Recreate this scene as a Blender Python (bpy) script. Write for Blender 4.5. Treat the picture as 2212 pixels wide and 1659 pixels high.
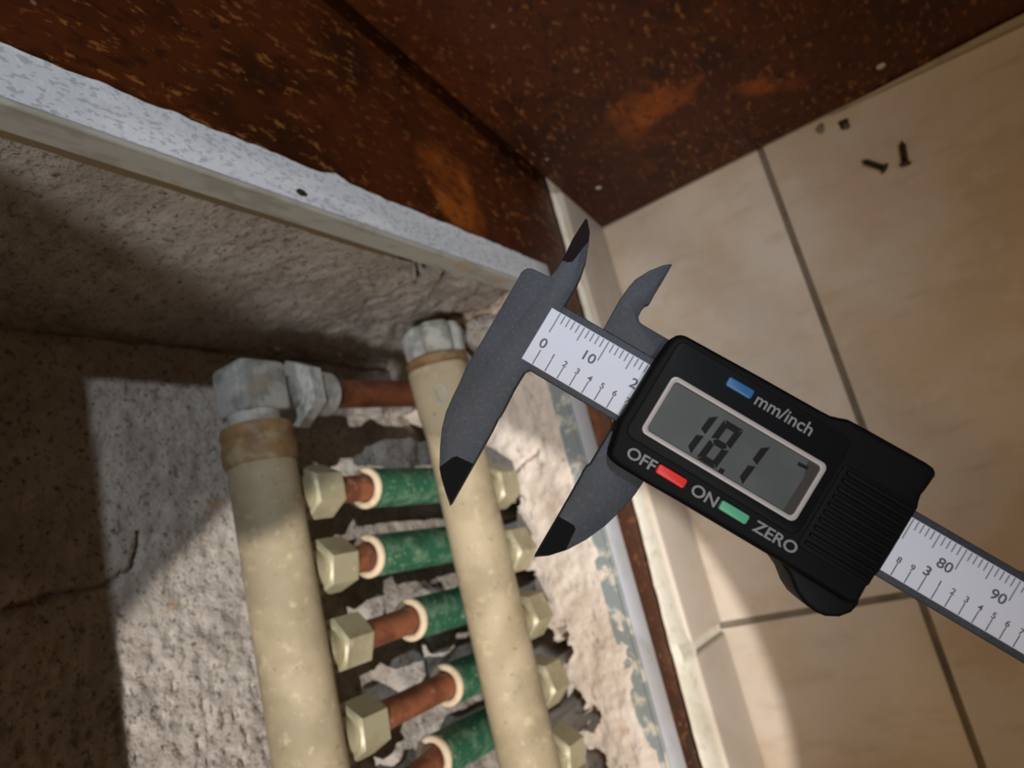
import bpy, bmesh, math, random
from mathutils import Vector, Matrix, noise

random.seed(4)
for o in list(bpy.data.objects):
    bpy.data.objects.remove(o, do_unlink=True)
SC = bpy.context.scene
COL = SC.collection


def lin(r, g, b):
    f = lambda c: (c / 255 / 12.92) if c / 255 <= 0.04045 else ((c / 255 + 0.055) / 1.055) ** 2.4
    return (f(r), f(g), f(b), 1.0)


# ------------------------------------------------------------------ camera
cd = bpy.data.cameras.new('camera')
cam = bpy.data.objects.new('camera', cd)
COL.objects.link(cam)
RX = Vector((0.80311, -0.24035, -0.54521))      # image right
RY = Vector((-0.32603, -0.94316, -0.06447))     # image down
RZ = Vector((-0.49872, 0.22953, -0.83582))      # forward
cam.matrix_world = Matrix(((RX.x, -RY.x, -RZ.x, 0.18231),
                           (RX.y, -RY.y, -RZ.y, -0.21815),
                           (RX.z, -RY.z, -RZ.z, 0.48),
                           (0, 0, 0, 1)))
cd.sensor_width = 36.0
cd.lens = 1533.78 / 2212 * 36.0
cd.clip_start = 0.004
cd.clip_end = 20
cd.dof.use_dof = True
cd.dof.focus_distance = 0.150
cd.dof.aperture_fstop = 20.0
SC.camera = cam

# ------------------------------------------------------------------ world, lamps, exposure
w = bpy.data.worlds.new('world')
SC.world = w
w.use_nodes = True
w.node_tree.nodes['Background'].inputs[0].default_value = (1.0, 0.66, 0.33, 1)
w.node_tree.nodes['Background'].inputs[1].default_value = 0.062


def spot(name, loc, axis, size, energy, color, blend, radius):
    l = bpy.data.lights.new(name, 'SPOT')
    l.energy = energy; l.color = color; l.spot_size = size; l.spot_blend = blend
    l.shadow_soft_size = radius
    o = bpy.data.objects.new(name, l)
    COL.objects.link(o)
    o.location = loc
    o.rotation_euler = Vector(axis).to_track_quat('-Z', 'Y').to_euler()
    return o


def area(name, loc, target, size, energy, color):
    l = bpy.data.lights.new(name, 'AREA')
    l.energy = energy; l.color = color; l.size = size
    o = bpy.data.objects.new(name, l)
    COL.objects.link(o)
    o.location = loc
    o.rotation_euler = (Vector(target) - Vector(loc)).to_track_quat('-Z', 'Y').to_euler()
    return o


# a warm key spot with a cut-off beam, a cool lamp with a soft beam, an added side wall fill, an added warm floor fill
spot('key_spot', (0.75, -0.95, 1.242), (-0.5830, 0.3870, -0.7145), math.radians(16.8), 100, (1.0, 0.97, 0.93), 0.012, 0.005)  # narrow beam; its edge stands in for an unmodelled person's shadow
spot('cool_lamp', (0.75, 0.08, 1.242), (-0.78, -0.17, -1.05), 0.50, 26, (0.76, 0.88, 1.0), 1.0, 0.012)
spot('side_wall_fill', (0.75, -1.30, 2.20), (-0.79, 1.22, -1.96), 0.26, 90, (0.93, 0.96, 1.0), 1.0, 0.16)  # fill light added to brighten the niche side wall
spot('floor_fill', (0.40, -0.42, 2.05), (-0.05, 0.08, -2.0), 0.9, 25, (1.0, 0.68, 0.36), 1.0, 0.22)  # warm fill light added from above to lift the floor tiles

SC.view_settings.view_transform = 'Standard'
SC.view_settings.look = 'None'
SC.view_settings.gamma = 1.0
SC.view_settings.use_curve_mapping = False
SC.view_settings.exposure = 0.0


# ------------------------------------------------------------------ materials
def material(name, base, rough=0.6, metal=0.0, layers=(), bumps=(), spec=0.5):
    """layers: (kind, scale, detail, lo, hi, colour, amount, stretch); bumps: (kind, scale, strength, distance)"""
    m = bpy.data.materials.new(name)
    m.use_nodes = True
    nt = m.node_tree
    N, L = nt.nodes, nt.links
    b = N['Principled BSDF']
    b.inputs['Roughness'].default_value = rough
    b.inputs['Metallic'].default_value = metal
    b.inputs['Specular IOR Level'].default_value = spec
    b.inputs['Base Color'].default_value = base
    if not layers and not bumps:
        return m
    tc = N.new('ShaderNodeTexCoord')
    oi = N.new('ShaderNodeObjectInfo')
    add = N.new('ShaderNodeVectorMath'); add.operation = 'ADD'
    L.new(tc.outputs['Object'], add.inputs[0]); L.new(oi.outputs['Location'], add.inputs[1])

    def tex(kind, scale, detail, stretch=(1, 1, 1), seed=0.0):
        mp = N.new('ShaderNodeMapping')
        L.new(add.outputs[0], mp.inputs[0])
        mp.inputs['Scale'].default_value = stretch
        mp.inputs['Location'].default_value = (seed, seed * 0.7, seed * 1.3)
        if kind == 'voronoi':
            t = N.new('ShaderNodeTexVoronoi')
            t.inputs['Scale'].default_value = scale
            t.inputs['Randomness'].default_value = 1.0
            L.new(mp.outputs[0], t.inputs['Vector'])
            return t.outputs['Distance']
        t = N.new('ShaderNodeTexNoise')
        t.inputs['Scale'].default_value = scale
        t.inputs['Detail'].default_value = detail
        t.inputs['Roughness'].default_value = 0.6
        L.new(mp.outputs[0], t.inputs['Vector'])
        return t.outputs['Fac']
    cur = None
    for i, (kind, scale, detail, lo, hi, colr, amt, stretch) in enumerate(layers):
        f = tex(kind, scale, detail, stretch, 0.37 * (i + 1))
        mr = N.new('ShaderNodeMapRange')
        mr.interpolation_type = 'SMOOTHSTEP'
        mr.inputs['From Min'].default_value = lo
        mr.inputs['From Max'].default_value = hi
        mr.inputs['To Min'].default_value = 0
        mr.inputs['To Max'].default_value = amt
        L.new(f, mr.inputs['Value'])
        mx = N.new('ShaderNodeMix'); mx.data_type = 'RGBA'
        L.new(mr.outputs[0], mx.inputs[0])
        if cur is None:
            mx.inputs[6].default_value = base
        else:
            L.new(cur, mx.inputs[6])
        mx.inputs[7].default_value = colr
        cur = mx.outputs[2]
    if cur is not None:
        L.new(cur, b.inputs['Base Color'])
    nrm = None
    for i, (kind, scale, strength, dist) in enumerate(bumps):
        f = tex(kind, scale, 4, (1, 1, 1), 2.1 + i)
        bp = N.new('ShaderNodeBump')
        bp.inputs['Strength'].default_value = strength
        bp.inputs['Distance'].default_value = dist
        L.new(f, bp.inputs['Height'])
        if nrm is not None:
            L.new(nrm, bp.inputs['Normal'])
        nrm = bp.outputs[0]
    if nrm is not None:
        L.new(nrm, b.inputs['Normal'])
    return m


ONE = (1, 1, 1)
VERT = (1, 1, 0.35)
MAT = {}
MAT['rust'] = material('rust_marbled', lin(84, 39, 15), 0.42, 0, [
    ('noise', 10, 3, 0.44, 0.64, lin(50, 25, 12), 0.9, ONE),
    ('noise', 13, 2, 0.61, 0.70, lin(178, 92, 32), 0.7, ONE),
    ('noise', 45, 4, 0.50, 0.66, lin(52, 26, 13), 0.8, (1, 1, 0.6)),
    ('noise', 260, 3, 0.52, 0.66, lin(46, 24, 13), 0.7, (1, 1, 0.5)),
    ('noise', 330, 3, 0.565, 0.68, lin(160, 100, 50), 0.7, (1, 1, 0.45)),
    ('noise', 24, 2, 0.50, 0.62, lin(82, 38, 15), 0.55, ONE),
    ('voronoi', 26, 0, 0.050, 0.030, lin(190, 160, 140), 0.6, ONE),
], [('noise', 200, 0.25, 0.0006)], 0.3)
MAT['tile'] = material('beige_tile', lin(206, 192, 176), 0.42, 0, [
    ('noise', 14, 4, 0.42, 0.66, lin(196, 174, 148), 0.75, ONE),
    ('noise', 90, 4, 0.50, 0.74, lin(182, 162, 138), 0.5, (0.35, 1, 1)),
    ('noise', 60, 3, 0.58, 0.72, lin(212, 199, 184), 0.5, ONE),
], [('noise', 120, 0.08, 0.0005)])
MAT['skirt'] = material('skirting_tile', lin(196, 182, 166), 0.45, 0, [
    ('noise', 18, 4, 0.45, 0.66, lin(182, 162, 138), 0.6, ONE),
], [('noise', 120, 0.08, 0.0005)])
MAT['grout'] = material('grey_grout', lin(122, 110, 95), 0.9, 0, [
    ('noise', 60, 3, 0.45, 0.65, lin(92, 82, 70), 0.7, ONE)], [('noise', 400, 0.4, 0.0006)])
MAT['filler'] = material('white_filler', lin(222, 214, 196), 0.75, 0, [
    ('noise', 120, 4, 0.5, 0.7, lin(188, 178, 156), 0.6, ONE)], [('noise', 260, 0.5, 0.001)])
MAT['plaster'] = material('niche_plaster', lin(178, 167, 156), 0.92, 0, [
    ('noise', 22, 4, 0.42, 0.66, lin(150, 137, 126), 0.7, ONE),
    ('noise', 70, 4, 0.52, 0.70, lin(194, 182, 168), 0.7, ONE),
    ('noise', 240, 4, 0.565, 0.66, lin(104, 92, 80), 0.75, (1, 1, 1.5)),
    ('noise', 420, 3, 0.60, 0.68, lin(66, 56, 48), 0.8, ONE),
    ('noise', 40, 2, 0.66, 0.74, lin(176, 128, 92), 0.5, ONE),
], [('noise', 230, 0.75, 0.0022), ('noise', 700, 0.5, 0.0008)])
MAT['plaster_smooth'] = material('niche_floor_plaster', lin(206, 192, 178), 0.92, 0, [
    ('noise', 24, 4, 0.42, 0.66, lin(176, 158, 142), 0.7, ONE),
    ('noise', 200, 4, 0.585, 0.69, lin(122, 112, 104), 0.7, (1.6, 0.7, 1)),
    ('noise', 34, 2, 0.64, 0.74, lin(190, 146, 112), 0.4, ONE),
], [('noise', 200, 0.6, 0.002), ('noise', 700, 0.4, 0.0006)])
MAT['white_metal'] = material('white_painted_metal', lin(248, 248, 250), 0.48, 0, [
    ('noise', 26, 3, 0.48, 0.62, lin(200, 205, 208), 0.5, (1, 1.6, 0.4)),
    ('noise', 620, 3, 0.53, 0.60, lin(128, 138, 142), 0.42, (1, 1, 0.5)),
    ('noise', 300, 3, 0.60, 0.68, lin(240, 240, 238), 0.8, ONE),
], [('noise', 300, 0.25, 0.0006)])
MAT['white_clean'] = material('white_sill_paint', lin(214, 214, 218), 0.42, 0, [
    ('noise', 40, 3, 0.55, 0.7, lin(190, 192, 194), 0.5, ONE)], [('noise', 200, 0.1, 0.0005)])
MAT['cream_metal'] = material('cream_edge_paint', lin(186, 184, 174), 0.5, 0, [
    ('noise', 120, 3, 0.5, 0.64, lin(160, 156, 144), 0.7, VERT),
    ('noise', 70, 2, 0.64, 0.72, lin(190, 150, 92), 0.6, ONE)])
MAT['teal'] = material('worn_teal_paint', lin(126, 133, 132), 0.6, 0, [
    ('noise', 90, 3, 0.5, 0.64, lin(196, 188, 172), 0.9, ONE)])
MAT['brass'] = material('dusty_brass', lin(174, 156, 126), 0.7, 0.0, [
    ('noise', 26, 4, 0.42, 0.66, lin(146, 130, 102), 0.85, ONE),
    ('noise', 150, 4, 0.55, 0.70, lin(198, 178, 142), 0.6, ONE),
    ('noise', 300, 3, 0.62, 0.72, lin(110, 92, 62), 0.6, ONE)], [('noise', 300, 0.15, 0.0006)])
MAT['brass_ring'] = material('tarnished_brass_ring', lin(140, 108, 70), 0.65, 0.0, [
    ('noise', 110, 4, 0.5, 0.66, lin(158, 140, 108), 0.8, ONE),
    ('noise', 60, 4, 0.45, 0.66, lin(108, 80, 50), 0.8, ONE)], [('noise', 300, 0.2, 0.0006)])
MAT['nut'] = material('brass_nut', lin(166, 156, 126), 0.46, 0.2, [
    ('noise', 60, 4, 0.48, 0.70, lin(140, 126, 92), 0.7, ONE),
    ('noise', 180, 3, 0.60, 0.72, lin(206, 196, 168), 0.6, ONE)], [('noise', 250, 0.1, 0.0005)])
MAT['chalk'] = material('plaster_splashed_metal', lin(176, 172, 164), 0.85, 0, [
    ('noise', 60, 4, 0.48, 0.64, lin(120, 120, 114), 0.8, ONE),
    ('noise', 40, 3, 0.58, 0.7, lin(166, 140, 108), 0.6, ONE)], [('noise', 260, 0.6, 0.001)])
MAT['copper'] = material('rusty_copper', lin(140, 82, 54), 0.55, 0.15, [
    ('noise', 60, 4, 0.42, 0.64, lin(92, 50, 34), 0.85, ONE),
    ('noise', 130, 3, 0.60, 0.74, lin(176, 128, 104), 0.6, ONE)], [('noise', 250, 0.2, 0.0006)])
MAT['green'] = material('green_sleeve', lin(40, 88, 62), 0.55, 0, [
    ('noise', 90, 4, 0.46, 0.66, lin(98, 126, 100), 0.8, ONE),
    ('noise', 380, 4, 0.58, 0.68, lin(156, 160, 130), 0.7, ONE),
    ('noise', 40, 3, 0.60, 0.72, lin(22, 64, 44), 0.7, ONE)], [('noise', 300, 0.2, 0.0008)])
MAT['foam'] = material('cream_foam_rim', lin(206, 184, 152), 0.8, 0, [
    ('noise', 150, 3, 0.5, 0.68, lin(176, 150, 118), 0.6, ONE)], [('noise', 300, 0.3, 0.001)])
MAT['dark'] = material('dark_void', lin(40, 32, 26), 0.95)
MAT['steel'] = material('dark_screw_steel', lin(72, 60, 48), 0.5, 0.5, [
    ('noise', 300, 3, 0.5, 0.66, lin(46, 38, 30), 0.7, ONE)])
MAT['pale'] = material('pale_strip_edge', lin(176, 160, 132), 0.6, 0, [
    ('noise', 50, 3, 0.45, 0.66, lin(140, 124, 100), 0.7, ONE)])
MAT['paint'] = material('cream_paint_drop', lin(214, 204, 176), 0.6)
# caliper
MAT['jaw'] = material('charcoal_composite', lin(43, 47, 56), 0.58, 0, [
    ('noise', 120, 4, 0.42, 0.68, lin(51, 56, 66), 0.7, ONE),
    ('noise', 1400, 2, 0.5, 0.7, lin(76, 80, 86), 0.35, ONE)], [('noise', 1500, 0.12, 0.0002)])
MAT['tip'] = material('black_jaw_tip', lin(12, 10, 11), 0.8, 0, [], [], 0.15)
MAT['tip_brown'] = material('black_brown_blade', lin(22, 10, 10), 0.75, 0, [], [], 0.15)
MAT['housing'] = material('black_housing', lin(9, 9, 10), 0.6, 0, [], [('noise', 1600, 0.1, 0.0002)], 0.12)
MAT['gloss'] = material('gloss_black', lin(8, 9, 12), 0.55, 0, [], [], 0.15)
MAT['label'] = material('white_scale_plate', lin(206, 211, 226), 0.5, 0, [
    ('noise', 90, 3, 0.5, 0.7, lin(198, 204, 219), 0.5, ONE)])
MAT['ink'] = material('grey_ink', lin(128, 130, 138), 0.6)
MAT['ink_dark'] = material('dark_ink', lin(84, 84, 90), 0.6)
MAT['bezel'] = material('silver_bezel', lin(168, 160, 158), 0.4, 0.1)
MAT['lcd'] = material('lcd_grey_green', lin(66, 71, 70), 0.4, 0, [
    ('noise', 90, 3, 0.42, 0.66, lin(76, 84, 82), 0.7, ONE)])
MAT['lcd_shade'] = material('lcd_painted_shade', lin(46, 42, 38), 0.4)
MAT['segment'] = material('lcd_segment', lin(8, 9, 8), 0.6, 0, [], [], 0.2)
MAT['blue'] = material('blue_button', lin(40, 96, 146), 0.45)
MAT['red'] = material('red_button', lin(226, 44, 36), 0.45)
MAT['mint'] = material('green_button', lin(84, 168, 130), 0.45)
MAT['legend'] = material('grey_legend', lin(124, 124, 126), 0.5)


# ------------------------------------------------------------------ mesh helpers
class MB:
    def __init__(s):
        s.v = []; s.f = []

    def add(s, verts, faces):
        n = len(s.v)
        s.v += [tuple(p) for p in verts]
        s.f += [tuple(i + n for i in f) for f in faces]
        return s

    def box(s, a, b):
        x0, y0, z0 = a; x1, y1, z1 = b
        return s.add([(x0, y0, z0), (x1, y0, z0), (x1, y1, z0), (x0, y1, z0), (x0, y0, z1), (x1, y0, z1), (x1, y1, z1), (x0, y1, z1)],
                     [(0, 3, 2, 1), (4, 5, 6, 7), (0, 1, 5, 4), (1, 2, 6, 5), (2, 3, 7, 6), (3, 0, 4, 7)])

    def lathe(s, c, axis, prof, n=32, radfun=None, caps=True):
        """prof: list of (distance along axis, radius) from point c"""
        a = Vector(axis).normalized()
        t = Vector((0, 0, 1)) if abs(a.z) < 0.9 else Vector((1, 0, 0))
        e1 = a.cross(t).normalized(); e2 = a.cross(e1)
        c = Vector(c)
        vs, fs = [], []
        for d, r in prof:
            for k in range(n):
                th = 2 * math.pi * k / n
                rr = r * (radfun(th) if radfun else 1)
                vs.append(c + a * d + (e1 * math.cos(th) + e2 * math.sin(th)) * rr)
        for j in range(len(prof) - 1):
            for k in range(n):
                k2 = (k + 1) % n
                fs.append((j * n + k, j * n + k2, (j + 1) * n + k2, (j + 1) * n + k))
        if caps:
            fs.append(tuple(range(n)))
            fs.append(tuple((len(prof) - 1) * n + k for k in reversed(range(n))))
        return s.add(vs, fs)

    def build(s, name, mat, parent=None, smooth=False, bevel=0, seg=2, local=False, angle=35):
        ploc = Vector((0, 0, 0))
        if parent is not None and not local:
            p = parent
            while p is not None:
                ploc += p.location
                p = p.parent
        vs = [Vector(p) for p in s.v]
        if local:
            c = Vector((0, 0, 0))
        else:
            lo = [min(p[i] for p in vs) for i in range(3)]
            hi = [max(p[i] for p in vs) for i in range(3)]
            c = Vector(((lo[0] + hi[0]) / 2, (lo[1] + hi[1]) / 2, lo[2]))
        me = bpy.data.meshes.new(name)
        me.from_pydata([p - c for p in vs], [], s.f)
        bm = bmesh.new(); bm.from_mesh(me)
        bmesh.ops.recalc_face_normals(bm, faces=bm.faces)
        if bevel:
            es = [e for e in bm.edges if len(e.link_faces) == 2 and e.calc_face_angle(0) > math.radians(30)]
            bmesh.ops.bevel(bm, geom=es, offset=bevel, segments=seg, affect='EDGES', profile=0.5, clamp_overlap=True)
        bm.to_mesh(me); bm.free()
        return link(name, me, mat, parent, c - ploc, smooth, angle)


def link(name, me, mat, parent=None, loc=(0, 0, 0), smooth=False, angle=35):
    if mat is not None and not me.materials:
        me.materials.append(MAT[mat])
    o = bpy.data.objects.new(name, me)
    COL.objects.link(o)
    o.parent = parent
    o.location = loc
    if smooth:
        for p in me.polygons:
            p.use_smooth = True
        me.set_sharp_from_angle(angle=math.radians(angle))
    return o


def tag(o, label=None, cat=None, group=None, kind=None):
    if label: o['label'] = label
    if cat: o['category'] = cat
    if group: o['group'] = group
    if kind: o['kind'] = kind
    return o


def empty(name, loc=(0, 0, 0)):
    o = bpy.data.objects.new(name, None)
    o.empty_display_size = 0.01
    COL.objects.link(o)
    o.location = loc
    return o


def nz(x, y, z, s, octv=3):
    v = 0; a = 1.0
    for i in range(octv):
        v += a * noise.noise(Vector((x * s + 3.1 * i, y * s + 7.7, z * s - 2.3 * i)))
        s *= 2.03; a *= 0.5
    return v


def grid(name, mat, parent, pt, n1, n2, kind=None):
    """pt(a, b) -> world point, a and b in 0..1"""
    m = MB()
    vs = [pt(i / n1, j / n2) for j in range(n2 + 1) for i in range(n1 + 1)]
    fs = []
    for j in range(n2):
        for i in range(n1):
            k = j * (n1 + 1) + i
            fs.append((k, k + 1, k + n1 + 2, k + n1 + 1))
    m.add(vs, fs)
    return m.build(name, mat, parent, smooth=True, angle=60)


def sstep(e0, e1, x):
    t = max(0, min(1, (x - e0) / (e1 - e0)))
    return t * t * (3 - 2 * t)


def hexnut(m, c, axis, af, length, n=6, rot=0.0):
    """chamfered hexagon of across-flats af"""
    R = af / math.sqrt(3)
    a = Vector(axis).normalized()
    t = Vector((0, 0, 1)) if abs(a.z) < 0.9 else Vector((1, 0, 0))
    e1 = a.cross(t).normalized(); e2 = a.cross(e1)
    c = Vector(c)
    vs, fs = [], []
    prof = [(0, af / 2 * 0.93), (0.06 * length, R), (0.86 * length, R), (length, af / 2 * 0.86)]
    N = 24
    for d, r in prof:
        for k in range(N):
            th = 2 * math.pi * k / N + rot
            ph = (2 * math.pi * k / N) % (math.pi / 3) - math.pi / 6
            hexr = (af / 2) / math.cos(ph)
            rr = min(hexr, r) if r < R else hexr
            vs.append(c + a * d + (e1 * math.cos(th) + e2 * math.sin(th)) * rr)
    for j in range(3):
        for k in range(N):
            k2 = (k + 1) % N
            fs.append((j * N + k, j * N + k2, (j + 1) * N + k2, (j + 1) * N + k))
    fs.append(tuple(range(N))); fs.append(tuple(3 * N + k for k in reversed(range(N))))
    return m.add(vs, fs)


# ------------------------------------------------------------------ floor
X0, Y0 = 0.1295, -0.2945       # grout crossing
G = 0.0019                     # half grout width
PITCH = 0.33
m = MB().box((-0.01, -1.6, -0.02), (1.6, 0.20, -0.0016))
floor = tag(m.build('floor', 'grout'), 'beige square tile floor with grey grout joints', None, kind='structure')
xs = [(0.0, X0 - G)] + [(X0 + G + i * PITCH, X0 - G + (i + 1) * PITCH) for i in range(4)]
ys = [(Y0 + G, 0.18)] + [(Y0 + G - (i + 1) * PITCH, Y0 - G - i * PITCH) for i in range(3)]
for i, (xa, xb) in enumerate(xs):
    for j, (ya, yb) in enumerate(ys):
        off = -0.0028 if (j > 0 and i > 0) else 0.0      # the joint jogs slightly below the crossing
        off2 = -0.0028 if (j > 0) else 0.0
        a = xa + off if i else xa
        MB().box((a, ya, -0.008), (xb + off2, yb, 0.0)).build('tile', 'tile', floor, bevel=0.0011, seg=2, smooth=True)

# ------------------------------------------------------------------ wall with the niche
NY0, NY1 = -0.073, -0.70          # niche side walls
NZ0, NZ1 = 0.115, 0.455           # niche floor and lintel
BX = -0.13                        # back of the niche
FZ = 0.099                        # lower edge of frame flange
m = MB()
m.box((-0.010, -1.6, 0.0), (0, 0.19, 0.1060))
m.box((-0.010, -0.0600, 0.1060), (0, 0.19, NZ1 + 0.012))
m.box((-0.010, -1.6, 0.1060), (0, NY1 - 0.012, NZ1 + 0.012))
m.box((-0.010, -1.6, NZ1 + 0.012), (0, 0.19, 2.3))
wall = tag(m.build('wall_left', 'rust'), 'rust brown marbled wall cladding around an open niche', None, kind='structure')

crack = [(-0.1925, 0.372), (-0.1914, 0.3576), (-0.1881, 0.3382), (-0.1881, 0.3185), (-0.1857, 0.3134), (-0.1833, 0.3072), (-0.1761, 0.3039), (-0.168, 0.3023)]


def seg_dist(py, pz, poly):
    best = 9
    for (ay, az), (by, bz) in zip(poly, poly[1:]):
        dy, dz = by - ay, bz - az
        t = max(0, min(1, ((py - ay) * dy + (pz - az) * dz) / (dy * dy + dz * dz + 1e-12)))
        best = min(best, math.hypot(py - ay - t * dy, pz - az - t * dz))
    return best


def back_pt(a, b):
    y = NY0 + 0.004 + (NY1 - 0.004 - NY0 - 0.004) * a
    z = 0.075 + (NZ1 - 0.075) * b
    d = 0.0016 * nz(0, y, z, 22, 2) + 0.0012 * nz(1, y, z, 110, 3)
    # pitted lower left zone of the rendered wall
    rough = sstep(-0.17, -0.26, y) * sstep(0.21, 0.26, z)
    p = nz(5, y, z, 260, 2)
    d -= rough * 0.0022 * sstep(0.15, 0.55, p)
    cd_ = seg_dist(y + 0.0012 * nz(0, y, z, 300, 2), z + 0.0012 * nz(4, y, z, 300, 2), crack)
    if -0.20 < y < -0.165 and z > 0.295:
        d -= 0.0035 * (1 - sstep(0.0004, 0.0018, cd_))
    # gap at the inner corner
    cy = abs(y - (NY0 - 0.001 + 0.0015 * nz(2, 0, z, 45, 2)))
    d -= 0.004 * (1 - sstep(0.0005, 0.0025, cy))
    # broken lumps between the pipes
    for ly, lz, lr, lh in ((-0.2217, 0.180, 0.017, 0.010), (-0.262, 0.163, 0.024, 0.012), (-0.297, 0.186, 0.013, 0.012), (-0.128, 0.126, 0.030, 0.006), (-0.245, 0.125, 0.03, 0.008)):
        q = math.hypot(y - ly, (z - lz) * 1.25) + 0.004 * nz(3, y, z, 90, 2)
        d += lh * (1 - sstep(lr * 0.55, lr, q))
    return (BX + d, y, z)


grid('niche_back', 'plaster', wall, back_pt, 330, 240)


def side_pt(a, b):
    x = BX - 0.004 + (-0.0115 - BX + 0.004) * a
    z = 0.095 + (NZ1 - 0.095) * b
    d = 0.0022 * nz(x, 0, z, 24, 2) + 0.0010 * nz(x, 3, z, 120, 3)
    low = 1 - sstep(0.17, 0.26, z)
    d += low * (0.004 * nz(x, 7, z, 60, 3) - 0.004)
    # voids under the frame where plaster has broken out
    hd = 0.0
    for hx, hz, r in ((-0.0145, 0.209, 0.0085), (-0.0125, 0.186, 0.0065), (-0.021, 0.198, 0.006), (-0.055, 0.205, 0.004)):
        q = math.hypot(x - hx, z - hz) + 0.003 * nz(x, 1, z, 140, 2)
        hd = max(hd, 0.022 * (1 - sstep(r * 0.7, r * 1.1, q)))
    fr_ = sstep(-0.045, -0.013, x)
    return (x, NY0 + 0.0016 * fr_ - d * (1 - 0.75 * fr_ * (1 - low)) + hd, z)


grid('niche_side', 'plaster', wall, side_pt, 90, 260)
HOLES = [(-0.066, -0.1925, 0.0105), (-0.064, -0.2325, 0.0100), (-0.062, -0.2720, 0.0115), (-0.0545, -0.3065, 0.0125), (-0.050, -0.338, 0.012),
         (-0.055, -0.185, 0.0045), (-0.046, -0.276, 0.005), (-0.044, -0.262, 0.0035), (-0.040, -0.312, 0.0055), (-0.050, -0.37, 0.012)]


def floor_pt(a, b):
    x = BX - 0.006 + (-0.0035 - BX + 0.006) * a
    y = NY0 + 0.005 + (-0.46 - NY0 - 0.005) * b
    z = NZ0 + 0.002 * nz(x, y, 0, 30, 2) + 0.0011 * nz(x, y, 5, 130, 3)
    z -= 0.030 * (1 - sstep(-0.088, -0.070, x + 0.004 * nz(x, y, 2, 60, 2))) * sstep(-0.10, -0.135, y)
    # rise towards the steel sill, ragged edge
    z += 0.0035 * sstep(-0.045, -0.010, x)
    z -= 0.0046 * sstep(-0.0105, -0.0065, x + 0.004 * nz(x, y, 8, 60, 3)) * sstep(-0.05, 0.25, nz(0.3, y, 9, 32, 2))
    # broken heap in the corner by the side wall
    hp = sstep(-0.125, -0.085, y) * sstep(-0.110, -0.06, x)
    z += hp * (0.012 + 0.010 * nz(x, y, 1, 55, 3))
    for hx, hy, r in HOLES:
        q = math.hypot(x - hx, (y - hy)) + 0.0045 * nz(x, y, 3, 120, 3)
        z -= 0.060 * (1 - sstep(r * 0.8, r * 1.08, q))
    q = seg_dist(x + 0.001 * nz(x, y, 1, 300, 2), y, [(-0.066, -0.164), (-0.052, -0.172), (-0.040, -0.165), (-0.030, -0.163)])
    z -= 0.004 * (1 - sstep(0.0004, 0.0018, q))
    return (x, y, z)


grid('niche_floor', 'plaster_smooth', wall, floor_pt, 110, 330)
MB().box((BX - 0.02, -0.71, 0.05), (-0.01, -0.46, 0.108)).build('niche_base', 'plaster_smooth', wall)
MB().box((BX - 0.02, NY1 - 0.03, NZ1), (-0.01, NY0 + 0.03, NZ1 + 0.03)).build('niche_lintel', 'plaster', wall)
MB().box((BX - 0.02, NY1 - 0.03, 0.05), (-0.01, NY1, NZ1)).build('niche_far_side', 'plaster', wall)


def lump(name, c, r, mat, parent, seed=0, amp=0.35, sc=(1, 1, 1)):
    bm = bmesh.new()
    bmesh.ops.create_icosphere(bm, subdivisions=3, radius=1)
    for v in bm.verts:
        k = 1 + amp * nz(v.co.x + seed, v.co.y, v.co.z, 1.3, 3)
        v.co = Vector((v.co.x * r * sc[0] * k, v.co.y * r * sc[1] * k, v.co.z * r * sc[2] * k))
    me = bpy.data.meshes.new(name)
    bm.to_mesh(me); bm.free()
    ploc = Vector((0, 0, 0)); p = parent
    while p is not None:
        ploc += p.location; p = p.parent
    return link(name, me, mat, parent, Vector(c) - ploc, True, 70)


for i, (c, r, sc) in enumerate([((-0.036, -0.086, 0.134), 0.010, (1.3, 1, 0.8)), ((-0.054, -0.082, 0.136), 0.008, (1, 1, 1)), ((-0.024, -0.088, 0.128), 0.008, (1, 1.3, .8)),
                                ((-0.070, -0.084, 0.130), 0.009, (1.2, 1, 1)), ((-0.090, -0.085, 0.120), 0.011, (1, 1, 1)), ((-0.036, -0.103, 0.127), 0.007, (1, 1, .7)),
                                ((-0.100, -0.108, 0.146), 0.011, (1.1, 1, 0.8)), ((-0.022, -0.108, 0.124), 0.006, (1, 1.2, .7))]):
    lump('plaster_lump', c, r, 'plaster', wall, i * 3.3, 0.5, sc)

# back wall behind the leaning board
m = MB().box((-0.01, 0.182, 0.0), (1.6, 0.20, 2.3))
tag(m.build('wall_back', 'rust'), 'rust brown marbled wall behind the leaning board', None, kind='structure')

# ------------------------------------------------------------------ skirting
sk = empty('baseboard_left', (0.004, -0.3, 0))
tag(sk, 'beige tile skirting along the foot of the brown wall', None, kind='structure')
for a, b in ((0.18, -0.2930), (-0.2985, -0.62), (-0.6255, -0.95), (-0.9555, -1.28)):
    MB().box((0.0002, b, 0.0005), (0.008, a, 0.059)).build('tile', 'skirt', sk, bevel=0.0022, seg=3, smooth=True)
MB().box((0.0002, -1.28, 0.0), (0.0055, 0.18, 0.056)).build('joint_backing', 'filler', sk)
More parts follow.
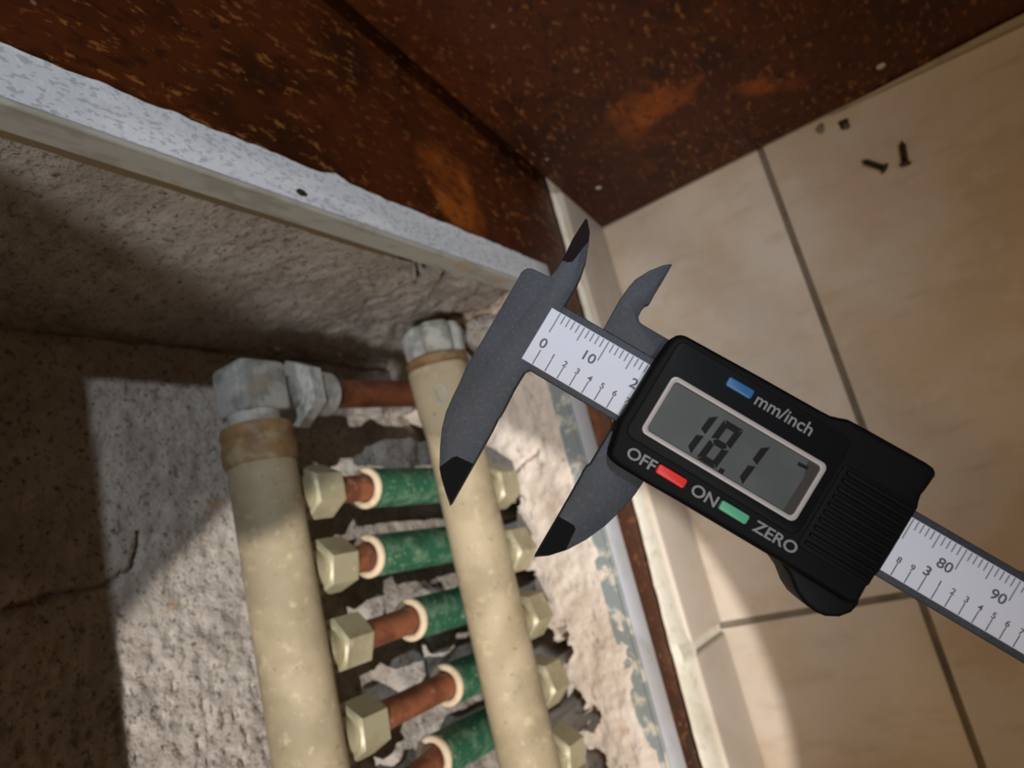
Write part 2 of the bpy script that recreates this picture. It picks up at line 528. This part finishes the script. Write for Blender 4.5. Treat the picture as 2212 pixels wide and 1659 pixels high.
# ragged white filler ridge on top of the skirting
m = MB()
N = 260
vs, fs = [], []
for i in range(N + 1):
    y = 0.178 - (0.178 + 0.70) * i / N
    top = 0.0615 + 0.0165 * sstep(-0.05, -0.37, y) + 0.0011 * nz(0, y, 0, 60, 3)
    if -0.245 > y > -0.30:
        top += 0.0022 * nz(0, y, 4, 70, 2)
    fx = 0.0046 + 0.0007 * nz(0, y, 2, 70, 3)
    if abs(y + 0.2955) < 0.012:
        fx += 0.003 * (1 - abs(y + 0.2955) / 0.012)
    vs += [(-0.001, y, 0.05), (0.0008, y, top), (fx * 0.75, y, top - 0.0025), (fx, y, 0.0598), (fx + 0.0008, y, 0.0565)]
for i in range(N):
    for k in range(4):
        a = i * 5 + k
        fs.append((a, a + 1, a + 6, a + 5))
m.add(vs, fs)
m.build('filler_ridge', 'filler', sk, smooth=True, angle=50)

# ------------------------------------------------------------------ white steel frame of the niche
fr = empty('trim_1', (0, -0.30, 0.11))
tag(fr, 'white painted steel frame lining the niche opening', None, kind='structure')
ft = 0.0016
# right jamb: flange on the wall, bright rounded ridge, return into the niche
m = MB()
N = 150
vs, fs = [], []
for i in range(N + 1):
    z = 0.1189 + (NZ1 + 0.02 - 0.1189) * i / N
    yo = -0.0500 + 0.0010 * nz(0, 0, z, 90, 3)
    if 0.268 < z < 0.283:
        yo += 0.0028 * (1 - abs(z - 0.2755) / 0.0075)
    vs += [(0.0, yo + 0.0008, z), (ft + 0.0006 * abs(nz(2, 0, z, 120, 2)), yo, z), (ft, yo - 0.005, z), (ft, -0.0680, z)]
for i in range(N):
    for k in range(3):
        a = i * 4 + k
        fs.append((a, a + 1, a + 5, a + 4))
m.add(vs, fs)
jamb = m.build('jamb_flange', 'white_metal', fr, smooth=True, angle=50)
MB().lathe((ft - 0.0007, -0.0690, FZ + 0.02), (0, 0, 1), [(0, 0.0013), (NZ1 - FZ, 0.0013)], 12).build('jamb_ridge', 'cream_metal', fr, smooth=True)
MB().box((-0.0095, -0.0703, 0.120), (0.0005, -0.0690, NZ1 + 0.01)).build('jamb_return', 'cream_metal', fr)
lump('peg_hole', (ft, -0.0636, 0.2972), 0.0016, 'dark', fr, 2, 0.3, (0.3, 1, 1.6))
# sill
MB().box((0, -0.72, FZ), (ft, -0.0500, 0.1190)).build('sill_flange', 'white_clean', fr, bevel=0.0006, smooth=True)
MB().lathe((ft - 0.0008, -0.72, 0.1188), (0, 1, 0), [(0, 0.0011), (0.651, 0.0011)], 12).build('sill_ridge', 'teal', fr, smooth=True)
MB().box((-0.0100, -0.72, 0.1172), (0.0004, -0.0700, 0.1184)).build('sill_return', 'teal', fr)
# far jamb and head
MB().box((0, -0.72, 0.1192), (ft, -0.702, NZ1 + 0.02)).build('jamb_flange', 'white_clean', fr)
MB().box((0, -0.7015, NZ1), (ft, -0.0695, NZ1 + 0.02)).build('head_flange', 'white_clean', fr)

# ------------------------------------------------------------------ leaning board
th = math.atan2(0.052, 0.2527)
bx0, bx1, hh, tk = 0.0085, 0.62, 0.78, 0.012
up = Vector((0, math.sin(th), math.cos(th)))
back = Vector((0, math.cos(th), -math.sin(th)))
base = Vector((0, 0, tk * math.sin(th)))
bd = empty('leaning_board', (0.3, 0, 0))
tag(bd, 'rust brown marbled board leaning upright against the wall on the tile floor', 'board')
c = [Vector((x, 0, 0)) + base + up * u + back * t for u in (0, hh) for t in (0, tk) for x in (bx0, bx1)]
MB().add(c, [(0, 1, 3, 2), (4, 6, 7, 5), (0, 4, 5, 1), (2, 3, 7, 6), (0, 2, 6, 4), (1, 5, 7, 3)]).build('panel', 'rust', bd, bevel=0.0006)
for i, (x, u, r) in enumerate(((0.0293, 0.0430, 0.0019), (0.2095, 0.0185, 0.0024))):
    lump('paint_spot', Vector((x, 0, 0)) + base + up * u, r, 'paint', bd, i * 2.0, 0.3, (1, 0.35, 1.2))

sx = [(0.175, 0.0006, 0.0012), (0.21, 0.0020, 0.0040), (0.27, 0.0042, 0.0062), (0.46, 0.0075, 0.0070)]
m = MB()
m.add([p for x, wd_, ht in sx for p in ((x, -0.0006, 0), (x, -0.0006 - wd_, 0), (x, -0.0006 - wd_, ht), (x, -0.0006, ht))],
      [(k * 4 + a, k * 4 + (a + 1) % 4, k * 4 + 4 + (a + 1) % 4, k * 4 + 4 + a) for k in range(3) for a in range(4)] + [(0, 1, 2, 3), (12, 13, 14, 15)])
st = m.build('edging_strip', 'pale', None, bevel=0.0003)
tag(st, 'thin pale edging strip lying on the floor at the foot of the brown board', 'strip')


# ------------------------------------------------------------------ screws and crumbs on the floor
def screw(p_head, p_tip, label):
    a = Vector(p_head); b = Vector(p_tip)
    r = 0.0025
    e = empty('screw', (a.x, a.y, 0))
    d = (b - a); ln = d.length; d.normalize()
    c0 = Vector((a.x, a.y, r * 1.15))
    MB().lathe(c0, d, [(0, r * 0.9), (0.0004, r * 1.3), (0.0010, r * 1.3), (0.0026, r * 0.62)], 18).build('head', 'steel', e, smooth=True)
    m = MB()
    prof = [(0.0022, r * 0.60)]
    k = 0.0028
    while k < ln - 0.003:
        prof += [(k, r * 0.52), (k + 0.0004, r * 0.86), (k + 0.0008, r * 0.52)]
        k += 0.0012
    prof += [(ln, 0.0001)]
    m.lathe(c0, d, prof, 14)
    m.build('shank', 'steel', e, smooth=True)
    tag(e, label, 'screw', 'loose screws on the floor tile')


screw((0.2024, -0.0530, 0), (0.2054, -0.0375, 0), 'dark loose screw on the tile with its head away from the brown board')
screw((0.1925, -0.0500, 0), (0.1820, -0.0385, 0), 'dark loose screw lying askew on the tile with a bulky head')
for i, (c, r, lb) in enumerate((((0.1676, -0.0062, 0.0009), 0.0020, 'small grey crumb of mortar close to the foot of the brown board'), ((0.1806, -0.0110, 0.0010), 0.0022, 'small dark crumb between the brown board and the loose screws'))):
    tag(lump('mortar_crumb', c, r, 'steel' if i else 'grout', None, i + 5, 0.5, (1.3, 1.5, 0.5)), lb, 'crumb', 'crumbs along the board')

# ------------------------------------------------------------------ manifold
BR = 0.0155
U = Vector((-0.088, 0, 0.265))
LW = Vector((-0.055, 0, 0.159))
ub = empty('manifold_bar', (U.x, -0.132, U.z))
tag(ub, 'upper dusty brass heating manifold bar with elbow and rusty pipe at its end', 'manifold', 'manifold bars in the niche')
MB().lathe((U.x, -0.150, U.z), (0, -1, 0), [(0, BR), (0.27, BR)], 40).build('bar', 'brass', ub, smooth=True)
MB().lathe((U.x, -0.1320, U.z), (0, -1, 0), [(-0.0008, 0.0135), (0.0, 0.0160), (0.003, 0.0168), (0.006, 0.0158), (0.009, 0.0168), (0.0165, 0.0168), (0.0185, 0.0158)], 40).build('collar', 'brass_ring', ub, smooth=True)
MB().lathe((U.x, -0.1335, U.z), (0, 1, 0), [(0, 0.0115), (0.008, 0.0120)], 28).build('neck', 'chalk', ub, smooth=True)
el = MB().box((U.x - 0.0120, -0.1260, U.z - 0.014), (U.x + 0.0120, -0.1010, U.z + 0.012)).build('elbow_block', 'chalk', ub, bevel=0.003, seg=3, smooth=True)
MB().lathe((U.x, -0.1135, U.z - 0.012), (0, 0, -1), [(0, 0.0085), (0.012, 0.0085)], 24).build('elbow_outlet', 'chalk', ub, smooth=True)
m = MB(); hexnut(m, (U.x, -0.1135, 0.2405), (0, 0, -1), 0.031, 0.009)
m.build('union_nut', 'chalk', ub, smooth=True, angle=25)
MB().lathe((U.x, -0.1128, 0.232), (0, 0, -1), [(0, 0.0118), (0.0145, 0.0118), (0.0165, 0.0100)], 28).build('union_collar', 'chalk', ub, smooth=True)
MB().lathe((U.x, -0.1122, 0.217), (-0.0, 0.055, -1), [(0, 0.0080), (0.085, 0.0080)], 28).build('connecting_pipe', 'copper', ub, smooth=True)

PY = [-0.1642, -0.2009, -0.2376, -0.2758, -0.3120, -0.3485]
m = MB(); hexnut(m, (0, 0, 0), (0, 0, -1), 0.0235, 0.020)
m.lathe((0, 0, 0.006), (0, 0, -1), [(0, 0.009), (0.0075, 0.009)], 24)
nut0 = m.build('pipe_nut', 'nut', ub, smooth=True, angle=25, local=True)
nut0.location = (-0.002, PY[0] + 0.132, -BR - 0.006)
for y in PY[1:]:
    o = nut0.copy(); COL.objects.link(o)
    o.location = (-0.002, y + 0.132, -BR - 0.006)
    o.rotation_euler.z = random.uniform(-0.5, 0.5)

lb = empty('manifold_bar', (LW.x, -0.106, LW.z))
tag(lb, 'lower dusty brass heating manifold bar with a slotted end block and ribbed cap', 'manifold', 'manifold bars in the niche')
MB().lathe((LW.x, -0.146, LW.z), (0, -1, 0), [(0, BR), (0.29, BR)], 40).build('bar', 'brass', lb, smooth=True)
# flat-sided end block that tapers into the bar
m = MB()
vs, fs = [], []
secs = [(-0.1060, 0.0180, 0.6), (-0.1085, 0.0190, 0.75), (-0.1300, 0.0180, 0.70), (-0.1440, 0.0160, 0.35), (-0.1520, 0.0154, 0.0)]
NS = 32
for y, r, sq in secs:
    for k in range(NS):
        t = 2 * math.pi * k / NS
        cx, cz = math.cos(t), math.sin(t)
        s = 1 / (abs(cx) ** 6 + abs(cz) ** 6) ** (1 / 6) * 0.90
        s = 1 * (1 - sq) + s * sq
        a = -0.55
        px, pz = cx * s * r, cz * s * r
        vs.append((LW.x + px * math.cos(a) - pz * math.sin(a), y, LW.z + px * math.sin(a) + pz * math.cos(a)))
for j in range(len(secs) - 1):
    for k in range(NS):
        k2 = (k + 1) % NS
        fs.append((j * NS + k, j * NS + k2, (j + 1) * NS + k2, (j + 1) * NS + k))
fs.append(tuple(range(NS))); fs.append(tuple((len(secs) - 1) * NS + k for k in range(NS)))
eb = m.add(vs, fs).build('end_block', 'brass', lb, smooth=True)
# slot mark on the block: a shallow ring
ax = Vector((math.cos(1.02), 0, math.sin(1.02)))
m = MB()
ring = []
cc = Vector((LW.x, -0.1235, LW.z)) + ax * 0.0164
tx = Vector((-ax.z, 0, ax.x))
NR, NT = 28, 8
for i in range(NR):
    a = 2 * math.pi * i / NR
    ctr = cc + Vector((0, 1, 0)) * (0.0050 * math.cos(a)) + tx * (0.0026 * math.sin(a))
    out = (Vector((0, 1, 0)) * math.cos(a) + tx * math.sin(a)).normalized()
    for k in range(NT):
        b = 2 * math.pi * k / NT
        ring.append(ctr + out * (0.0009 * math.cos(b)) + ax * (0.0009 * math.sin(b)))
m.add(ring, [(i * NT + k, i * NT + (k + 1) % NT, ((i + 1) % NR) * NT + (k + 1) % NT, ((i + 1) % NR) * NT + k) for i in range(NR) for k in range(NT)])
m.build('slot_ring', 'chalk', eb, smooth=True)
MB().lathe((LW.x, -0.1062, LW.z), (0, 1, 0), [(0, 0.0165), (0.0015, 0.0182), (0.0055, 0.0182), (0.0070, 0.0165)], 40).build('collar', 'brass_ring', lb, smooth=True)
MB().lathe((LW.x, -0.0995, LW.z - 0.001), (0, 1, 0), [(0, 0.0150), (0.002, 0.0175), (0.014, 0.0185), (0.019, 0.0165), (0.021, 0.010)], 72,
           radfun=lambda t: 1 - 0.16 * max(0, math.cos(5 * t + 0.6)) ** 3).build('ribbed_cap', 'chalk', lb, smooth=True, angle=60)
QY = [-0.1771, -0.2140, -0.2505, -0.2868, -0.3225, -0.3590]
for y in QY:
    o = nut0.copy(); COL.objects.link(o)
    o.parent = lb
    o.location = (0.003, y + 0.106, -BR + 0.001)
    o.rotation_euler.z = random.uniform(-0.4, 0.4)

# pipes with green sleeves dropping from the upper nuts
ORD = ['first', 'second', 'third', 'fourth', 'fifth', 'sixth']
SL = [0.2007, 0.2085, 0.1870, 0.1700, 0.1905, 0.185]
YO = [0.0000, 0.0010, 0.0010, 0.0010, 0.0075, 0.006]
for i, y in enumerate(PY):
    px = U.x - 0.002
    e = empty('heating_pipe', (px, y, 0.10))
    tag(e, 'green-sleeved heating pipe, %s from the rusty connecting pipe' % ORD[i], 'pipe', 'heating pipes under the upper manifold bar')
    top = SL[i]
    a = Vector((px, y, 0.232)); bq = Vector((px, y + YO[i], top - 0.02))
    MB().lathe(a, bq - a, [(0, 0.0070), ((bq - a).length, 0.0070)], 24).build('copper_pipe', 'copper', e, smooth=True)
    ys_ = y + YO[i]
    dirv = Vector((0.0, -0.03, -1))
    s_ = MB().lathe((px, ys_, top - 0.0008), dirv, [(0, 0.0108), (top - 0.098, 0.0108)], 36, radfun=lambda t, k=i: 1 + 0.015 * math.sin(3 * t + k), caps=False).build('sleeve', 'green', e, smooth=True)
    MB().lathe((px, ys_, top + 0.0006), dirv, [(0.014, 0.0074), (0.0006, 0.0076), (0, 0.0081), (0.0, 0.0104), (0.0010, 0.0112), (0.0028, 0.01095)], 36, caps=False).build('sleeve_rim', 'foam', s_, smooth=True, angle=60)

# ------------------------------------------------------------------ digital caliper (local millimetres: u along the beam, v across, w towards viewer)
K = 0.001
cu = Vector((0.5577, -0.7077, -0.4338)).normalized()
cv = Vector((0.6932, 0.6845, -0.2256)); cv = (cv - cu * cv.dot(cu)).normalized()
cn = cu.cross(cv)
cal = empty('digital_caliper')
cal.matrix_world = Matrix(((cu.x, cv.x, cn.x, 0.1300), (cu.y, cv.y, cn.y, -0.1794), (cu.z, cv.z, cn.z, 0.3702), (0, 0, 0, 1)))
tag(cal, 'black digital caliper with white scale and grey display reading 18.1', 'caliper')


def prism(name, pts, w0, w1, mat, parent, bevel=0.0, smooth=True, seg=2):
    bm = bmesh.new()
    vs = [bm.verts.new((u * K, v * K, w0 * K)) for u, v in pts]
    f = bm.faces.new(vs)
    r = bmesh.ops.extrude_face_region(bm, geom=[f])
    nv = [g for g in r['geom'] if isinstance(g, bmesh.types.BMVert)]
    bmesh.ops.translate(bm, verts=nv, vec=(0, 0, (w1 - w0) * K))
    bmesh.ops.recalc_face_normals(bm, faces=bm.faces)
    if bevel:
        zt = w1 * K
        es = [e for e in bm.edges if all(abs(v.co.z - zt) < 1e-7 for v in e.verts)]
        bmesh.ops.bevel(bm, geom=es, offset=bevel * K, segments=seg, affect='EDGES', profile=0.5, clamp_overlap=True)
    me = bpy.data.meshes.new(name)
    bm.to_mesh(me); bm.free()
    return link(name, me, mat, parent, (0, 0, 0), smooth, 30)


def rrect(u0, v0, u1, v1, r, n=5):
    out = []
    for cx, cy, a0 in ((u1 - r, v1 - r, 0), (u0 + r, v1 - r, 90), (u0 + r, v0 + r, 180), (u1 - r, v0 + r, 270)):
        for k in range(n + 1):
            a = math.radians(a0 + 90 * k / n)
            out.append((cx + r * math.cos(a), cy + r * math.sin(a)))
    return out


def text(name, s, u, v, h, w, mat, parent, align='CENTER', stretch=1.0, bold=0.0):
    c = bpy.data.curves.new(name, 'FONT')
    c.body = s
    c.size = 1.0
    sz = h / 0.70 * K              # capital height of the built-in face is about 0.70 of its size
    c.align_x = align
    c.extrude = 0.004
    c.offset = bold * 0.35
    o = bpy.data.objects.new(name, c)
    COL.objects.link(o)
    dg = bpy.context.evaluated_depsgraph_get()
    me = bpy.data.meshes.new_from_object(o.evaluated_get(dg))
    bpy.data.objects.remove(o, do_unlink=True)
    me.name = name
    for p in me.vertices:
        p.co.x = p.co.x * stretch * sz
        p.co.y = p.co.y * sz
        p.co.z = p.co.z * sz
    me.materials.clear()
    q = link(name, me, mat, parent, (u * K, v * K, w * K))
    return q


fixed = [(-9.74, 3.66), (-9.34, 4.29), (-8.5, 4.67), (-5.08, 4.94), (-4.77, 6.67), (-4.73, 9.01), (-5.06, 12.79), (-5.0, 15.43), (-4.96, 17.29), (-4.55, 17.24), (-3.03, 15.51), (-2.27, 13.92), (-0.95, 10.73), (-0.32, 7.92), (-0.09, 4.96), (-0.1, 1.69), (0.3, -0.95), (0.5, -11.3), (-0.1, -12.11), (-0.1, -15.88), (0.22, -19.93), (0.22, -21.38), (0.09, -21.65), (0.35, -24.21), (0.55, -30.64), (0.75, -37.9), (0.8, -39.48), (-1.22, -37.79), (-3.15, -36.07), (-4.33, -34.76), (-6.15, -31.61), (-7.63, -28.54), (-8.58, -25.53), (-8.96, -22.65), (-9.2, -19.83), (-9.6, -17.0), (-9.62, -13.0), (-9.68, -7.66), (-9.8, -2.09), (-9.84, 1.57), (-9.91, 2.98)]
fj = prism('fixed_jaw', fixed, -3.8, -0.15, 'jaw', cal, 0.45)
o = prism('jaw_tip', [(0.72, -39.0), (0.5, -30.85), (-2.75, -31.2), (-3.36, -31.85), (-4.4, -34.5), (-3.1, -35.9), (-1.22, -37.6)], -2.9, -0.10, 'tip', fj)
o['label'] = 'black wedge tip'
o = prism('jaw_tip', [(-4.74, 8.6), (-3.7, 8.74), (-2.96, 9.27), (-2.76, 10.55), (-2.69, 12.04), (-2.35, 13.9), (-3.08, 15.45), (-4.55, 17.1), (-4.92, 17.1), (-4.98, 15.43), (-5.04, 12.79), (-4.76, 9.91)], -2.0, -0.10, 'tip_brown', fj)
# slim chamfer that catches the light along the inside jaw
# beam with its printed scale plate
beam = prism('beam', [(-0.3, -11.3), (165, -10.6), (165, 2.4), (-0.3, 1.7)], -3.8, -0.25, 'jaw', cal, 0.25)
lab = prism('scale_plate', [(-1.85, -10.25), (160, -9.30), (160, 1.20), (-1.85, 0.35)], -0.3, 0.0, 'label', beam, 0.12)


def vt(u): return 0.20 + 0.0052 * u          # printed edges follow the plate
def vb(u): return -10.10 + 0.0058 * u


def ticks(name, rows, mat):
    mb = MB()
    for u, a, b, wd in rows:
        mb.add([((u - wd) * K, a * K, 0.012 * K), ((u + wd) * K, a * K, 0.012 * K), ((u + wd) * K, b * K, 0.012 * K), ((u - wd) * K, b * K, 0.012 * K)], [(0, 1, 2, 3)])
    return mb.build(name, mat, lab, local=True)


rows = []
for i in range(0, 151):
    ln = 3.9 if i % 10 == 0 else (2.7 if i % 5 == 0 else 1.65)
    rows.append((i, vt(i), vt(i) - ln, 0.13))
ticks('millimetre_marks', rows, 'ink')
rows = []
for i in range(0, 60):
    u = i * 2.54
    ln = 2.9 if i % 10 == 0 else 2.35
    rows.append((u + 0.35, vb(u), vb(u) + ln, 0.10))
ticks('inch_marks', rows, 'ink_dark')
text('numeral', '0', 0.15, -6.75, 1.75, 0.012, 'ink_dark', lab, stretch=1.1, bold=0.05)
for i in range(10, 151, 10):
    if 25 < i < 65:
        continue
    text('numeral', str(i), i - (1.75 if i < 100 else 2.6), vt(i) - 5.0, 1.75, 0.012, 'ink_dark', lab, stretch=1.12, bold=0.05)
for i in range(1, 60):
    u = i * 2.54
    if 17.9 < u < 68:
        continue
    if i % 10 == 0:
        text('numeral', str(i // 10), u + 0.1, vb(u) + 3.0, 1.6, 0.012, 'ink_dark', lab, stretch=1.2, bold=0.07)
    else:
        text('numeral', str(i % 10), u + 0.3, vb(u) + 2.45, 1.05, 0.012, 'ink_dark', lab, stretch=1.1, bold=0.06)

# slider with the movable jaws
mlow = [(18.3, -13.0), (18.35, -20.05), (18.0, -20.73), (17.95, -22.02), (18.05, -22.71), (18.23, -30.9), (18.34, -39.36), (20.37, -37.81), (22.61, -35.18), (24.53, -31.89), (26.12, -28.05), (27.3, -23.7), (27.78, -20.55), (27.9, -17.9), (28.27, -13.0)]
mj = prism('movable_jaw', mlow, -4.0, -0.5, 'jaw', cal, 0.3)
prism('jaw_tip', [(18.40, -38.9), (20.3, -37.6), (22.35, -35.3), (21.98, -31.27), (21.33, -30.81), (18.27, -30.9)], -3.2, -0.42, 'tip', mj)['label'] = 'black wedge tip'
mup = [(7.99, 1.7), (7.84, 4.71), (7.78, 7.86), (7.98, 10.57), (8.29, 12.3), (9.6, 14.89), (11.2, 16.98), (12.2, 17.86), (12.57, 17.88), (12.65, 14.85), (12.65, 11.49), (12.74, 9.91), (12.31, 9.36), (12.08, 7.98), (12.21, 6.81), (12.77, 6.18), (13.52, 6.04), (21.5, 6.07), (21.5, 1.7)]
prism('inside_jaw', mup, -3.9, -0.6, 'jaw', cal, 0.35)
body = [(18.67, 4.93), (18.85, 5.9), (19.3, 6.7), (19.95, 7.2), (20.8, 7.45), (34.93, 7.80), (46.32, 7.95), (48.34, 8.06), (49.7, 8.5), (51.06, 9.0), (52.88, 9.12), (65.72, 9.33), (66.82, 9.19), (67.51, 8.72), (67.79, 8.09), (67.63, 5.4), (67.45, 4.2), (67.67, 3.1), (68.05, 2.03), (68.09, -6.57), (68.02, -10.45), (67.45, -12.44), (67.6, -16.2), (67.2, -17.0), (66.2, -17.45), (51.72, -17.45), (33.75, -17.6), (27.17, -17.75), (22.18, -17.75), (20.76, -17.55), (19.87, -17.05), (19.45, -16.15), (18.25, -11.01), (18.29, -0.1)]
hs = prism('housing', body, -7.5, 4.0, 'housing', cal, 1.1, seg=3)
prism('thumb_rest', [(53.0, -17.0), (54.6, -17.75), (56.3, -18.5), (58.6, -20.3), (60.6, -21.3), (62.9, -21.7), (65.0, -21.4), (66.9, -20.3), (68.2, -18.6), (68.5, -16.8), (68.0, -15.4), (67.5, -14.0), (55.0, -14.0)], -6.5, 2.4, 'gloss', hs, 0.8, seg=3)
fp = prism('face_plate', rrect(20.1, -12.5, 53.4, 6.3, 1.6), 3.8, 4.35, 'gloss', hs, 0.3)
# bezel ring around the display
B0, B1 = rrect(22.15, -10.75, 51.65, 0.45, 1.1), rrect(23.0, -9.95, 50.8, -0.35, 0.7)
mb = MB()
n = len(B0)
vs = [(u * K, v * K, z * K) for P_, z in ((B0, 4.3), (B0, 5.0), (B1, 5.0), (B1, 4.3)) for u, v in P_]
fs = [(j * n + k, j * n + (k + 1) % n, (j + 1) * n + (k + 1) % n, (j + 1) * n + k) for j in range(3) for k in range(n)]
bz = mb.add(vs, fs).build('display_bezel', 'bezel', hs, local=True, bevel=0.00012, smooth=True)
sc = prism('display_screen', rrect(22.8, -10.2, 51.0, -0.15, 0.6), 4.2, 4.45, 'lcd', bz, smooth=False)
prism('screen_shade', [(49.2, -9.9), (50.8, -9.9), (50.8, -0.5), (48.6, -0.5), (48.7, -1.6), (49.3, -3.0)], 4.40, 4.47, 'lcd_shade', sc, smooth=False)  # shade at the screen's right end, put in as a darker strip

SLANT = 0.095
VB = -9.75


def digit(ch, u0, h=8.1, wd=3.7):
    t = 1.15; g = 0.16
    S = {'a': [(g, h), (wd - g, h), (wd - g - t * .8, h - t), (g + t * .8, h - t)],
         'd': [(g, 0), (wd - g, 0), (wd - g - t * .8, t), (g + t * .8, t)],
         'g': [(g + t * .3, h / 2), (g + t * .8, h / 2 + t / 2), (wd - g - t * .8, h / 2 + t / 2), (wd - g - t * .3, h / 2), (wd - g - t * .8, h / 2 - t / 2), (g + t * .8, h / 2 - t / 2)],
         'f': [(0, h - g), (t, h - g - t * .8), (t, h / 2 + g + t * .4), (0, h / 2 + g)],
         'e': [(0, g), (t, g + t * .8), (t, h / 2 - g - t * .4), (0, h / 2 - g)],
         'b': [(wd, h - g), (wd - t, h - g - t * .8), (wd - t, h / 2 + g + t * .4), (wd, h / 2 + g)],
         'c': [(wd, g), (wd - t, g + t * .8), (wd - t, h / 2 - g - t * .4), (wd, h / 2 - g)]}
    use = {'8': 'abcdefg', '1': 'bc'}[ch]
    mb = MB()
    for s in use:
        p = [((u0 + x + SLANT * y) * K, (VB + y) * K, 4.475 * K) for x, y in S[s]]
        mb.add(p, [tuple(range(len(p)))])
    return mb.build('digit', 'segment', sc, local=True)


digit('1', 27.75)
digit('8', 32.55)
digit('1', 37.65)
MB().add([((36.75 + a) * K, (VB - 0.1 + b) * K, 4.475 * K) for a, b in ((0, 0), (0.95, 0), (1.0, 0.85), (0.08, 0.85))], [(0, 1, 2, 3)]).build('decimal_point', 'segment', sc, local=True)
MB().add([((47.3 + a) * K, (-2.1 + b) * K, 4.485 * K) for a, b in ((0, 0), (1.8, 0.1), (1.9, 0.7), (0.05, 0.6))], [(0, 1, 2, 3)]).build('unit_icon', 'segment', sc, local=True)

for nm, u, v, mt, lb_, bw in (('button', 32.8, 4.15, 'blue', 'blue rubber button', 4.9), ('button', 30.6, -14.52, 'red', 'red rubber button', 5.5), ('button', 42.48, -14.32, 'mint', 'green rubber button', 5.3)):
    b = prism(nm, rrect(u - bw / 2, v - 0.88, u + bw / 2, v + 0.88, 0.45), 3.8, 4.9, mt, hs, 0.35)
    b['label'] = lb_
text('lettering', 'mm/inch', 35.95, 3.10, 2.15, 4.37, 'legend', hs, 'LEFT', 1.02, 0.03)
text('lettering', 'OFF', 22.2, -15.55, 1.95, 4.03, 'legend', hs, 'LEFT', 1.12, 0.05)
text('lettering', 'ON', 34.6, -15.35, 1.95, 4.03, 'legend', hs, 'LEFT', 1.12, 0.05)
text('lettering', 'ZERO', 46.6, -15.25, 1.95, 4.03, 'legend', hs, 'LEFT', 1.12, 0.05)
bc = prism('battery_cover', rrect(54.1, -13.6, 67.3, 2.2, 0.6), 3.8, 4.25, 'housing', hs, 0.2)
for k in range(10):
    v = -12.8 + k * 1.5
    prism('rib', rrect(54.9, v, 66.9, v + 0.75, 0.3, 3), 4.15, 4.75, 'housing', bc, 0.25)
